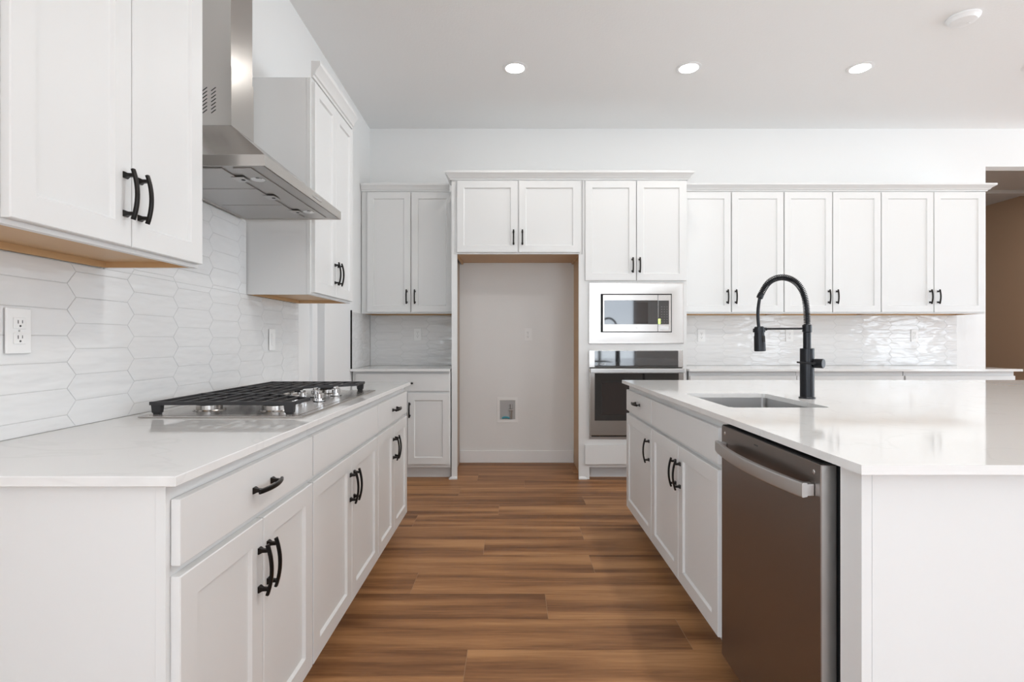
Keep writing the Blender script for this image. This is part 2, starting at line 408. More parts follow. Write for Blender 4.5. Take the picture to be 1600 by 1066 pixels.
def tiles(rects, ax, az, label, loc, rot, pitch=.246, ph=.0756, hx=.016):
    """local frame like the cabinets: x right, -y out of the wall"""
    m = MB(); bm = m.bm; T = .0075; cl = bm.loops.layers.color.new('tile')
    for x0, x1, z0, z1 in rects:
        m.box(x0, x1, -T+.0014, -.0004, z0, z1, m=1)
        c0 = math.floor((x0-ax)/pitch)-1
        for c in range(c0, c0+int((x1-x0)/pitch)+4):
            L, R = ax+c*pitch, ax+(c+1)*pitch; off = (c % 2)*ph/2
            k0 = math.floor((z0-az-off)/ph)-1
            for k in range(k0, k0+int((z1-z0)/ph)+4):
                zc = az+off+k*ph
                P = clip([(L-hx, zc), (L+hx, zc-ph/2), (R-hx, zc-ph/2), (R+hx, zc), (R-hx, zc+ph/2), (L+hx, zc+ph/2)], x0, x1, z0, z1)
                P = clean(P) if P else P
                if len(P) < 3: continue
                a = inset(P, .0010)
                if not a: continue
                bb = inset(a, .0010)
                if not bb or len(bb) != len(a): continue
                tx, tz = rnd.uniform(-1, 1)*.0015, rnd.uniform(-1, 1)*.004; cx, cz = (L+R)/2, zc
                f = lambda p, y: (p[0], y-(p[0]-cx)*tx-(p[1]-cz)*tz, p[1])
                va = [bm.verts.new((p[0], -T+.0013, p[1])) for p in a]; vb = [bm.verts.new(f(p, -T+.0004)) for p in a]; vc = [bm.verts.new(f(p, -T)) for p in bb]
                fs = [bm.faces.new(vc)]
                for A, B in ((va, vb), (vb, vc)):
                    for i in range(len(A)): fs.append(bm.faces.new((A[i-1], A[i], B[i], B[i-1])))
                col = (rnd.random(), rnd.random(), rnd.random(), 1)
                for q in fs:
                    for l in q.loops: l[cl] = col
    ob = m.done('tile_backsplash', ['tile', 'grout'], None, 0, loc, rot)
    return tag(ob, label, 'backsplash')
# left wall: local x runs along the wall from y = .979
tiles([(0, 2.275, .9005, 1.376), (.691, 1.612, 1.376, 1.729)], 1.54-.979, 1.316, 'glossy white picket tiles on the wall behind the gas cooktop', (wl(.979), .979, 0), LEFT+math.atan(.0174))

# outlets ------------------------------------------------------
def outlet(loc, rot, label, parentless=True, group=None, kind='outlet'):
    r = thing('wall_outlet' if kind == 'outlet' else 'light_switch', label, 'outlet' if kind == 'outlet' else 'switch', loc, rot, group)
    MB().box(-.0355, .0355, -.0055, -.0002, -.058, .058, bev=.002).done('cover_plate', 'plate', r)
    if kind == 'outlet':
        for s_ in (-.0195, .0195):
            f = MB().box(-.017, .017, -.0085, -.0056, s_-.0145, s_+.0145, bev=.0015).done('receptacle', 'plate', r)
            mb = MB(); mb.box(-.0075, -.0052, -.0088, -.0085, s_-.001, s_+.008); mb.box(.0048, .0068, -.0088, -.0085, s_, s_+.008)
            mb.lathe([(0, 0), (.0028, 0), (.0028, .0003), (0, .0003)], (0, -.0085, s_-.007), (0, -1, 0), 10); mb.done('slots', 'slot', f, 0)
        MB().lathe([(0, 0), (.0028, 0), (.002, .001), (0, .001)], (0, -.0055, 0), (0, -1, 0), 10).done('screw', 'grey', r)
    else:
        MB().box(-.016, .016, -.010, -.0056, -.033, .033, bev=.002).done('rocker', 'plate', r)
    return r
TL = LEFT+math.atan(.0174)
outlet((wl(1.364)+.0105, 1.364, 1.176), TL, 'white outlet on the tiled wall at the left edge of the picture')
outlet((wl(2.867)+.0105, 2.867, 1.157), TL, 'white switch plate on tiles beyond the cooktop, seen edge-on', kind='switch')

# cooktop ------------------------------------------------------
ck = thing('gas_cooktop', 'stainless gas cooktop with black cast-iron grates set in the left countertop', 'cooktop', (-.9475, 2.186, .9002))
def C(x, y): return (x+.9475, y-2.186)             # world to cooktop local
mb = MB(); mb.box(-.2675, .2675, -.463, .463, 0, .0055, bev=.002); mb.box(-.245, .245, -.44, .44, .0055, .0065)
mb.done('tray', 'steel', ck)
def grate(x0, x1, y0, y1, cut=None):
    """cut = (x, side): beyond x the grate's far (side 1) or near (side -1) edge runs back diagonally, clear of the knobs"""
    g = MB(); zt, bt = .0498, .011; w = .0055
    ax0, ay0 = C(x0, y0); ax1, ay1 = C(x1, y1)
    cx_ = C(cut[0], 0)[0] if cut else ax1; cs = cut[1] if cut else 0; CD = .150
    def ys(x):
        k = max(0, (x-cx_)/(ax1-cx_))*CD if cut else 0
        return (ay0+(k if cs < 0 else 0), ay1-(k if cs > 0 else 0))
    def bar(xa, ya, xb, yb):
        L = math.hypot(xb-xa, yb-ya); nx, ny = -(yb-ya)/L*w, (xb-xa)/L*w
        g.rings([[(xa-nx, ya-ny, zt-bt), (xa+nx, ya+ny, zt-bt), (xa+nx, ya+ny, zt), (xa-nx, ya-ny, zt)], [(xb-nx, yb-ny, zt-bt), (xb+nx, yb+ny, zt-bt), (xb+nx, yb+ny, zt), (xb-nx, yb-ny, zt)]])
    for side in (-1, 1):
        P = [(ax0, (ay0, ay1)[side > 0]), (cx_, (ay0, ay1)[side > 0])]
        if cut: P.append((ax1, ys(ax1)[side > 0]))
        for a, c in zip(P, P[1:]): bar(a[0], a[1]-side*w, c[0], c[1]-side*w)
    n = max(2, round((ax1-ax0)/.052))
    for i in range(n+1):
        x = ax0+w+(ax1-ax0-2*w)*i/n; a, c = ys(x)
        g.box(x-w, x+w, a+w, c-w, zt-(bt if i in (0, n) else .009), zt-.0003, bev=.001)
    ym = (ay0+ay1)/2
    for fx in (.27, .73 if not cut else .62):
        x = ax0+(ax1-ax0)*fx; g.box(x-.05, x+.05, ym-w, ym+w, zt-.012, zt-.001, bev=.001)
    for x in (ax0+.020, ax1-.020):
        a, c = ys(x)
        for y in (a+.012, c-.012):
            if cut and x > 0 and abs(y-(a+.012 if cs < 0 else c-.012)) < 1e-6: continue
            g.rings([[(x-a_, y-a_*.6, z), (x+a_, y-a_*.6, z), (x+a_, y+a_*.6, z), (x-a_, y+a_*.6, z)] for a_, z in ((.011, .0068), (.011, .012), (.014, .014), (.016, zt-bt+.001))])
    return g.done('grate', 'iron', ck)
grate(-1.192, -.715, 1.745, 2.03, (-.92, 1)); grate(-1.192, -.915, 2.034, 2.338); grate(-1.192, -.728, 2.342, 2.630, (-.92, -1))
for bx_, by_, r in ((-1.075, 1.888, .042), (-.835, 1.888, .05), (-1.055, 2.186, .062), (-1.075, 2.486, .05), (-.865, 2.486, .036)):
    x, y = C(bx_, by_)
    q = MB().lathe([(0, .0066), (r+.012, .0066), (r+.010, .010), (r, .010), (r, .024), (r-.004, .026), (0, .026)], (x, y, 0)).done('burner', 'steel', ck)
    MB().lathe([(0, .0262), (r-.006, .0262), (r-.004, .029), (r-.010, .034), (0, .035)], (x, y, 0)).done('burner_cap', 'iron', q)
for kx, ky in ((-.776, 2.140), (-.782, 2.36), (-.850, 2.075), (-.862, 2.19), (-.850, 2.30)):
    x, y = C(kx, ky)
    q = MB().lathe([(0, .0066), (.021, .0066), (.021, .010), (.012, .011), (.0115, .018), (.0185, .021), (.0185, .036), (.017, .038), (0, .038)], (x, y, 0), seg=24).done('knob', 'chrome', ck)
    MB().box(x-.004, x+.004, y-.021, y+.021, .038, .0475, bev=.0015).done('grip', 'chrome', q)
    MB().lathe([(0, .0069), (.0235, .0069), (.0235, .0085), (0, .0085)], (x, y, 0)).done('skirt', 'dark', q)

# range hood ------------------------------------------------------
HX0, HX1, HY0, HY1, HZ = wl(2.1)+.012, -.822, 1.766, 2.553, 1.733
hd = thing('range_hood', 'stainless chimney range hood mounted above the gas cooktop', 'range hood', (HX0, (HY0+HY1)/2, HZ))
hw = HX1-HX0; hh = (HY1-HY0)/2; cy0, cy1, cx = 2.075-(HY0+HY1)/2, 2.255-(HY0+HY1)/2, .178+(.008)
mb = MB(); t = .0012
mb.rings([[(x0_, -y_, z), (x1_, -y_, z), (x1_, y_, z), (x0_, y_, z)] for x0_, x1_, y_, z in ((.012, hw-.012, hh-.012, .006), (0, hw, hh, 0), (0, hw, hh, .037), (0, hw-.001, hh-.001, .038))])
mb.done('rim', 'steel', hd, 20)
ZC = 1.15+337*2.075/F-HZ
MB().rings([[(0, -hh+.002, .0382), (hw-.002, -hh+.002, .0382), (hw-.002, hh-.002, .0382), (0, hh-.002, .0382)], [(0, cy0, ZC), (cx, cy0, ZC), (cx, cy1, ZC), (0, cy1, ZC)]]).done('canopy', 'steel', hd, 20)
ch = MB().box(0, cx, cy0, cy1, ZC+.0003, 1.15+430*2.075/F-HZ, bev=.0008).done('chimney', 'steel', hd)
MB().box(0, cx-.004, cy0+.004, cy1-.004, 1.15+430*2.075/F-HZ+.0003, CZ-HZ-.002).done('upper_chimney', 'steel', hd)
sl = MB()
for i in range(7):
    for j in range(3):
        x = .048+j*.034; z = ZC+.055+i*.0145
        sl.prism([(x-.010, z-.006), (x-.008, z-.008), (x+.010, z+.006), (x+.008, z+.008)], 'y', cy0-.0006, cy0-.0002)
sl.done('vent_slots', 'dark', ch, 0)
mb = MB(); mb.box(.012+.0005, hw-.0125, -hh+.0125, hh-.0125, .0045, .0058); und = mb.done('underside_panel', 'filter', hd)
for i in range(3):
    y0 = -hh+.03+i*(2*hh-.06)/3; y1 = y0+(2*hh-.06)/3-.008
    f = MB().box(.035, .30, y0, y1, -.0005, .0044, bev=.002).done('grease_filter', 'filter', hd)
    ym = (y0+y1)/2
    l = MB(); l.box(.285, .33, ym-.03, ym+.03, -.0028, -.0007, bev=.0008); l.done('latch_plate', 'steel2', f)
    MB().lathe([(0, 0), (.007, 0), (.007, .0008), (0, .0008)], (.315, ym, -.0037), seg=14).done('latch_hole', 'dark', f)
MB().box(.338, .400, -hh+.03, hh-.03, .0005, .0044, bev=.001).done('control_strip', 'filter', hd)
for s_ in (-.24, .24): MB().lathe([(0, 0), (.022, 0), (.025, .002), (0, .002)], (.365, s_, -.002), seg=24).done('hood_lamp', 'chrome', hd)
MB().box(hw+.0002, hw+.0016, .03, .13, .014, .024).done('emblem', 'steel2', hd)

# ------------------------------------------------------------ back wall
FY = 4.419                                   # face of the tall units' frames
def bpx(px, Y): return (px-800)*Y/F
# left-hand corner: base, counter, tiles, wall cabinet
CFY = 4.418
r = thing('base_cabinet', 'white base cabinet in the back left corner beside the fridge alcove', 'cabinet', (-1.325, CFY, 0), 0)
bw = -.512+1.325
mb = MB(); mb.box(0, bw, 0, .019, .10, .899, bev=.0008); mb.box(0, bw, .0195, .602, .10, .899); mb.box(.02, bw-.003, .075, .59, 0, .10); mb.done('body', 'cab', r)
sm = bpx(636, 4.4)+1.325
dr = slab('drawer', r, .03, bw-.006, .735, .880); pull(dr, sm-.01, .80, False)
d1 = shaker('door', r, .03, sm-.003, .128, .715)
d2 = shaker('door', r, sm+.003, bw-.006, .128, .715); pull(d2, sm+.022, .58)
mb = MB(); mb.prism([(wl(4.37)+.0005, 4.365), (-.511, 4.365), (-.511, BY-.0005), (wl(BY)+.0005, BY-.0005)], 'z', .8995, .919)
bmesh.ops.bevel(mb.bm, geom=mb.bm.edges[:], offset=.0012, segments=1, affect='EDGES')
tag(mb.done('countertop', 'quartz', smooth=30), 'short white countertop in the back left corner by the fridge alcove', 'countertop')
tiles([(0, .826, .9195, 1.392)], .05, .97, 'white picket tiles on the short wall left of the fridge alcove', (wl(BY)+.0085, BY, 0), 0)
tiles([(0, .62, .9195, 1.392)], .1, .97, 'narrow strip of white tiles on the left wall at the back corner, dark metal edge', (wl(4.396), 4.396, 0), TL)
tag(MB().prism([(wl(4.385), 4.3845), (wl(4.385)+.0115, 4.3845), (wl(4.385)+.0115, 4.3945), (wl(4.385), 4.3945)], 'z', .9195, 1.405).done('tile_edge_trim', 'black', smooth=0), 'thin black vertical metal edge closing the tiles at the back left corner', 'edge trim')
outlet((bpx(652.6, 5.016), BY-.0085, 1.212), 0, 'white outlet on the tiles left of the fridge alcove')
UFY = 4.71
def back_upper(x0, x1, a, s1, s2, e, label, name='wall_cabinet', crn=False, z0=1.392, zb=1.405, zt=2.465, body=True, zc=2.474, hz=1.54, hx=.036):
    r = thing(name, label, 'cabinet', (x0, UFY, 0), 0)
    upper_body(r, x1-x0, BY-UFY-.0095, z0, zc)
    d1 = shaker('door', r, a-x0, s1-x0, zb, zt); pull(d1, s1-x0-hx+.004, hz)
    d2 = shaker('door', r, s2-x0, e-x0, zb, zt); pull(d2, s2-x0+hx-.004, hz)
    return r
q = back_upper(-1.333, -.510, -1.280, -.897, -.889, -.52, 'white two-door wall cabinet in the back left corner beside the fridge alcove')
crown(q, 'crown_moulding', 0, .778, -.004, 2.475, .3, sc=.7, zs=.95)
# fridge alcove
p = thing('tall_side_panel', 'tall white panel forming the left side of the empty fridge alcove', 'panel', (-.503, FY, 0))
MB().box(0, .047, 0, .019, 0, 1.872, bev=.0008).box(0, .008, .0195, .603, 0, 1.872, mats={'r': 1}).box(0, .024, 0, .019, 1.872, 2.476).done('panel', ['cab', 'side'], p)
MB().rings([[(-.020, -.012, 0), (.047, -.012, 0), (.047, -.0005, 0), (-.020, -.0005, 0)], [(-.020, -.012, .010), (.047, -.012, .010), (.047, -.0005, .010), (-.020, -.0005, .010)], [(-.006, -.004, .022), (.047, -.004, .022), (.047, -.0005, .022), (-.006, -.0005, .022)]]).done('foot_block', 'cab', p)
r = thing('over_fridge_cabinet', 'white two-door cabinet spanning the top of the empty fridge alcove', 'cabinet', (-.478, FY, 0))
w_ = .583+.478-.002
m = MB(); m.box(0, w_, 0, .019, 1.873, 2.486, bev=.0008); m.box(0, w_, .0195, .603, 1.889, 2.486, mats={'b': 1})
m.box(.0, .018, .0195, .603, 1.874, 1.889, m=1); m.box(w_-.018, w_, .0195, .603, 1.874, 1.889, m=1); m.box(.018, w_-.018, .0195, .026, 1.874, 1.889, m=1)
m.done('body', ['cab', 'maple'], r)
d1 = shaker('door', r, -.456+.478, .046+.478, 1.885, 2.477); pull(d1, .013+.478, 2.006)
d2 = shaker('door', r, .057+.478, .562+.478, 1.885, 2.477); pull(d2, .086+.478, 2.006)
# oven tower
OX = .555
r = thing('oven_tower_cabinet', 'tall white cabinet housing the microwave and wall oven', 'cabinet', (OX, FY, 0))
tw = 1.452-OX
o0, o1 = bpx(921, FY)-OX, bpx(1066.5, FY)-OX           # appliance openings
m0, m1 = 1.15+(533-536)*FY/F, 1.15+(533-443)*FY/F        # microwave opening z
v0, v1 = 1.15+(533-686.5)*FY/F, 1.15+(533-548)*FY/F      # oven opening z
m = MB()
m.box(0, o0, 0, .019, 0, 1.8725, bev=.0005); m.box(.029, o0, 0, .019, 1.8725, 2.486); m.box(o1, tw, 0, .019, 0, 2.486)
m.box(o0, o1, 0, .019, m1, 2.486); m.box(o0, o1, 0, .019, v1, m0); m.box(o0, o1, 0, .019, .10, v0)
m.box(.029, .045, .0195, .603, 0, 2.486, mats={'l': 1}); m.box(tw-.016, tw, .0195, .603, 0, 2.486)
m.box(.045, tw-.016, .08, .1, 0, .10); m.box(.045, tw-.016, .59, .603, .1, 2.486); m.box(.045, tw-.016, .0195, .59, 2.46, 2.486)
m.done('body', ['cab', 'maple'], r)
MB().rings([[(0, -.012, 0), (.068, -.012, 0), (.068, -.0005, 0), (0, -.0005, 0)], [(0, -.012, .010), (.068, -.012, .010), (.068, -.0005, .010), (0, -.0005, .010)], [(0, -.004, .022), (.054, -.004, .022), (.054, -.0005, .022), (0, -.0005, .022)]]).done('foot_block', 'cab', r)
d1 = shaker('door', r, .607-OX, 1.027-OX, 1.651, 2.477); pull(d1, .998-OX, 1.777)
d2 = shaker('door', r, 1.034-OX, 1.444-OX, 1.651, 2.477); pull(d2, 1.056-OX, 1.777)
slab('lower_panel', r, .605-OX, 1.444-OX, .128, .288)
cr_ = MB(); pr = crown_poly(.95, 1.0); R = []
for (px, py), (nx, ny) in (((-.504, 4.70), (-1, 0)), ((-.504, FY-.001), (-1, -1)), ((1.453, FY-.001), (1, -1)), ((1.453, 4.70), (1, 0))):
    R.append([(px+nx*a, py+ny*a, 2.4875+c) for a, c in pr])
cr_.rings(R); tag(cr_.done('crown_moulding', 'cab', smooth=25), 'white crown moulding topping the fridge alcove cabinet and oven tower', 'moulding')
# microwave with trim kit
mw = thing('built_in_microwave', 'stainless built-in microwave with wide steel trim, above the wall oven', 'microwave', (OX+(o0+o1)/2, FY, (m0+m1)/2))
hw_, hz_ = (o1-o0)/2+.005, (m1-m0)/2+.004
def rr(xx, y, zz, cx=0, cz=0): return [(cx-xx, y, cz-zz), (cx+xx, y, cz-zz), (cx+xx, y, cz+zz), (cx-xx, y, cz+zz)]
iw, iz = (1050.7-939.5)/2*4.41/F, (519.8-459.5)/2*4.41/F
R = [rr(hw_, -.001, hz_), rr(hw_, -.013, hz_)]
for i in range(9):
    t_ = i/8; R.append(rr(hw_-.002-(hw_-iw-.002)*t_, -.014+.006*(1-(1-t_)**1.8), hz_-.002-(hz_-iz-.002)*t_))
R.append(rr(iw, .03, iz))
MB().rings(R, caps=False).done('trim_frame', 'steel', mw, 50)
MB().box(-iw+.001, iw-.001, .01, .40, -iz+.001, iz-.001, mats={'f': 0}).done('casing', 'dark', mw, 0)
fw, fz = iw-.006, iz-.006
fx = lambda c: (c/6.27+910-(920.4+1067)/2)*4.4/F             # zoomed-crop pixel to local x
fzz = lambda c: ((442.8+536.5)/2-(c/6.27+430))*4.4/F
dr = MB().box(fx(198), fx(737), -.006, .0095, fzz(556), fzz(194), bev=.002).done('door', 'steel', mw)
MB().box(fx(212), fx(735.5), -.0076, -.0062, fzz(484), fzz(248), bev=.0006).done('door_glass', 'glass', dr)
MB().box(fx(500), fx(640), -.0082, -.0077, fzz(476), fzz(266)).done('window_screen', 'glass2', dr, 0)
lg = MB().lathe([(.0075, 0), (.009, 0), (.009, .0006), (.0075, .0006)], (fx(528), -.0062, fzz(519)), (0, -1, 0), 20)
lg.tube([(fx(528)+.0045, -.0066, fzz(519)+.002), (fx(528)+.002, -.0066, fzz(519)+.0045), (fx(528)-.003, -.0066, fzz(519)+.003), (fx(528)-.0045, -.0066, fzz(519)-.001), (fx(528)-.001, -.0066, fzz(519)-.0045), (fx(528)+.004, -.0066, fzz(519)-.003), (fx(528)+.0045, -.0066, fzz(519))], .0006, 5)
lg.done('round_emblem', 'grey', dr)
cp = MB().box(fx(741), fx(868), -.006, .0095, fzz(556), fzz(194), bev=.002).done('control_panel', 'steel', mw)
MB().box(fx(743), fx(847), -.0076, -.0062, fzz(484), fzz(250), bev=.0006).done('keypad', 'glass', cp)
kp = MB()
for i in range(3):
    for j in range(7): kp.box(fx(775+i*26)-.0022, fx(775+i*26)+.0022, -.0080, -.0077, fzz(312+j*25)-.0011, fzz(312+j*25)+.0011)
kp.done('key_marks', 'grey', cp, 0)
MB().box(fx(742), fx(764), -.0082, -.0077, fzz(480), fzz(430)).done('energy_sticker', 'green', cp, 0)
MB().box(fx(755), fx(845), -.0085, -.0062, fzz(538), fzz(504), bev=.001).done('door_button', 'steel2', cp)
# wall oven
ov = thing('wall_oven', 'stainless single wall oven with black glass door, below the microwave', 'oven', (OX+(o0+o1)/2, FY, v0))
ox = hw_; Z = lambda y, Y=4.40: 1.15+(533-y)*Y/F-v0; X_ = lambda px, Y=4.40: (px-800)*Y/F-(OX+(o0+o1)/2)
MB().box(-ox+.008, ox-.008, -.0, .5, .002, v1-v0-.002, m=0).done('casing', 'dark', ov, 0)
cp = MB().box(X_(920.5), X_(1067.3), -.022, -.0015, Z(574.3), Z(547.7), bev=.002).done('control_panel', 'steel', ov)
MB().box(X_(929), X_(1059.5), -.0238, -.0222, Z(573.8), Z(548.3), bev=.0005).done('touch_glass', 'glass', cp)
k = MB()
for px, s_ in ((933.5, 1.3), (945, 1.5)): k.lathe([(0, 0), (.0022*s_*1.6, 0), (.0022*s_*1.6, .0003), (0, .0003)], (X_(px), -.0238, Z(568.8)), (0, -1, 0), 12)
for i in range(4): k.box(X_(937+i*1.4), X_(937.9+i*1.4), -.0242, -.0239, Z(569.4), Z(568.2))
k.done('panel_marks', 'white_print', cp, 0)
dr = MB().box(X_(920.5), X_(1067.3), -.036, -.0015, Z(680.3), Z(575.6), bev=.003).done('oven_door', 'steel', ov)
MB().box(X_(928.7), X_(1059.5), -.0378, -.0362, Z(657), Z(583.2), bev=.0006).done('door_glass', 'glass', dr)
MB().box(X_(940), X_(1048), -.0384, -.0379, Z(648), Z(598)).done('viewing_window', 'glass2', dr, 0)
hb = MB(); hb.box(X_(921.5), X_(1067), -.070, -.055, Z(582.5), Z(575.5), bev=.004)
for px in (927, 1061): hb.box(X_(px)-.012, X_(px)+.012, -.056, -.0362, Z(582), Z(576), bev=.002)
hb.done('handle', 'steel2', dr)
MB().box(X_(920.8), X_(924.5), -.004, -.0005, .001, Z(681), bev=.0005).box(X_(924.6), X_(1066), -.004, -.0005, .001, Z(683.2)).done('vent_trim', 'steel2', ov)
# inside the alcove
struct(MB().box(-.494, .583, BY-.014, BY-.0005, 0, 1.15-(704-533)*BY/F, bev=.004).done('baseboard_back', 'trim'))
outlet((bpx(825, BY), BY, 1.15+(533-523)*BY/F), 0, 'white outlet high on the bare wall of the fridge alcove')
wb = thing('water_supply_box', 'white recessed ice-maker water valve box low on the alcove wall', 'valve box', (bpx(793, BY), BY, 1.15+(533-640.5)*BY/F))
a_, c_ = 16.4*BY/F, 20.2*BY/F; ia, ic = 12.2*BY/F, 15.0*BY/F
MB().rings([rr(a_, -.0004, c_), rr(a_, -.005, c_), rr(a_-.003, -.007, c_-.003), rr(ia, -.007, ic), rr(ia-.001, -.0012, ic-.001)], caps=False).done('frame', 'plate', wb)
MB().box(-ia+.001, ia-.001, -.0011, -.0003, -ic+.001, ic-.001).done('box_back', 'grey', wb, 0)
v = MB(); v.tube([(.035, -.013, -ic+.008), (.035, -.013, .02)], .009, 12); v.tube([(.012, -.014, .0), (.052, -.014, .0)], .0085, 12); v.tube([(.035, -.015, .018), (.035, -.015, .055)], .0125, 12)
v.done('valve', 'steel2', wb)
v = MB(); v.tube([(-.05, -.008, -ic+.012), (-.03, -.010, -ic+.022), (0, -.010, -ic+.02), (.018, -.008, -ic+.012)], .009, 8); v.done('pipe_cap', 'blue', wb)
MB().box(-.058, .02, -.004, -.0012, .045, .05).done('shelf_rib', 'grey', wb, 0)
# right-hand run
UX = [(1.470, 2.4025, 1.490, 1.9325, 1.9427, 2.3987, 'white two-door wall cabinet next to the oven tower, leftmost of the right-hand row'),
      (2.4028, 3.2610, 2.407, 2.828, 2.8355, 3.2577, 'white two-door wall cabinet in the middle of the right-hand row of wall cabinets'),
      (3.2613, 4.190, 3.265, 3.723, 3.7295, 4.1759, 'white two-door wall cabinet at the hallway end of the right-hand row')]
for a in UX: back_upper(*a)
cr_ = MB(); R = []; pr = crown_poly(1.15, .9)
for (px, py), (nx, ny) in (((1.508, UFY-.001), (0, -1)), ((4.191, UFY-.001), (1, -1)), ((4.191, BY-.012), (1, 0))):
    R.append([(px+nx*a, py+ny*a, 2.4755+c) for a, c in pr])
cr_.rings(R); tag(cr_.done('crown_moulding', 'cab', smooth=25), 'long white crown moulding over the right-hand row of wall cabinets', 'moulding')
BX = [(1.470, 2.358, 'white base cabinet beside the oven tower, mostly hidden behind the island'), (2.360, 3.248, 'white base cabinet in the middle of the back right run, mostly hidden behind the island'), (3.254, 4.172, 'white base cabinet at the hallway end of the back right run')]
for x0, x1, lb in BX:
    r = thing('base_cabinet', lb, 'cabinet', (x0, 4.418, 0)); w_ = x1-x0
    mb = MB(); mb.box(0, w_, 0, .019, .10, .899, bev=.0008); mb.box(0, w_, .0195, .604, .10, .899); mb.box(0, w_, .075, .604, 0, .10); mb.done('body', 'cab', r)
    e0 = .002 if x0 == 2.360 else .006; e1 = .002 if x0 < 2 else .004
    dr = slab('drawer', r, e0, w_-e1, .735, .861); pull(dr, w_/2, .798, False)
    d1 = shaker('door', r, .006, w_/2-.002, .128, .715); pull(d1, w_/2-.03, .6)
    d2 = shaker('door', r, w_/2+.002, w_-.006, .128, .715); pull(d2, w_/2+.03, .6)
tag(MB().box(1.456, 4.20, 4.365, BY-.0005, .8995, .919, bev=.0012).done('countertop', 'quartz'), 'long white quartz countertop along the back wall behind the island', 'countertop')
tiles([(0, 4.203-1.456, .9195, 1.392)], .02, .96, 'long band of glossy white picket tiles below the right-hand wall cabinets', (1.456, BY, 0), 0, pitch=.262, ph=.0756)
for px, lb in ((1096, 'white outlet on the back tiles nearest the oven tower'), (1233.5, 'white outlet on the back tiles, seen behind the black faucet'), (1429, 'white outlet on the back tiles, the one nearest the hallway')):
    outlet((bpx(px, 5.014), BY-.0085, 1.15+(533-524.5)*5.014/F), 0, lb)

# ------------------------------------------------------------ island
IX = .736
def island_base(y0, y1, label, seam=None, single=False):
    """local x runs towards the camera: u = y1 - y"""
    r = thing('base_cabinet', label, 'cabinet', (IX, y1, 0), RIGHTR); w_ = y1-y0
    if single: base_body(r, w_, .60)
    else:                                            # open-topped carcass: the sink hangs inside
        m = MB(); m.box(0, w_, 0, .019, .10, .88, bev=.0008); m.box(0, .016, .0195, .60, .10, .88); m.box(w_-.016, w_, .0195, .60, .10, .88)
        m.box(.016, w_-.016, .0195, .60, .10, .118); m.box(.016, w_-.016, .588, .60, .118, .88); m.box(0, w_, .075, .09, 0, .10)
        m.done('body', 'cab', r, 30)
    return r, w_
r, w_ = island_base(2.7335, 3.335, 'narrow white island cabinet with one door and a drawer, at the island far end', single=True)
dr = slab('drawer', r, .010, w_-.004, WZ0, WZ1); pull(dr, w_/2+.01, .79, False)
d1 = shaker('door', r, .010, w_-.004, DZ0, DZ1); pull(d1, w_-.04, .578)
r, w_ = island_base(1.816, 2.7325, 'white two-door sink cabinet of the island, beside the dishwasher')
slab('false_drawer_front', r, .004, 2.7325-1.850, WZ0, WZ1)
sm = 2.7325-2.291
d1 = shaker('door', r, .004, sm-.002, DZ0, DZ1); pull(d1, sm-.030, .578)
d2 = shaker('door', r, sm+.002, 2.7325-1.850, DZ0, DZ1); pull(d2, sm+.030, .578)
# panelled body wrapping round the rest of the island
p = thing('island_end_panel', 'plain white panelled end and back of the kitchen island facing the viewer', 'panel', (.745, 1.132, 0))
m = MB(); m.box(0, .022, 0, .0735, 0, .879, bev=.0006); m.box(.0225, 2.45, .0, .02, 0, .879, bev=.0006); m.done('end_panel', 'cab', p)
m = MB(); m.box(.61, 2.45, .0205, 2.20, 0, .8785); m.done('island_core', 'cab', p)
# dishwasher
dw = thing('dishwasher', 'dark stainless dishwasher with bowed bar handle, built into the island', 'dishwasher', (.755, 1.8125, 0), RIGHTR)
ww = 1.8125-1.231
MB().box(.006, ww-.004, .004, .58, .02, .862, m=0).done('tub_casing', 'dark', dw, 0)
do = MB().box(0, ww, -.040, -.0005, .082, .8635, bev=.003, mats={'r': 1, 'l': 1}).done('dishwasher_door', ['slate', 'steel2'], dw)
MB().box(.006, ww-.006, -.038, .0, .8637, .866).done('control_strip', 'dark', dw, 0)
hb = MB(); R = []; n = 24
for i in range(n+1):
    t_ = i/n; u = .022+(ww-.044)*t_; d_ = .030+.028*math.sin(PI*t_)**.8; e = 1
    R.append([(u, -.040-d_+.012, .782), (u, -.040-d_+.001, .780), (u, -.040-d_-.001, .783), (u, -.040-d_-.001, .812), (u, -.040-d_+.001, .815), (u, -.040-d_+.012, .815)])
hb.rings(R)
for u in (.0235, ww-.0475): hb.box(u, u+.024, -.068, -.0405, .783, .812, bev=.002)
hb.done('handle', 'steel2', do, 40)
for u in (.028, ww-.028): MB().lathe([(0, 0), (.0055, 0), (.004, .0012), (0, .0012)], (u, -.0402, .84), (0, -1, 0), 14).done('screw', 'chrome', do)
mk = MB()
for i in range(6): mk.box(ww*.42+i*.004, ww*.42+.0026+i*.004, -.0406, -.0401, .842, .846)
mk.done('nameplate', 'slot', do, 0)
MB().box(.02, ww-.02, .04, .05, .005, .08).done('kick_plate', 'dark', dw, 0)
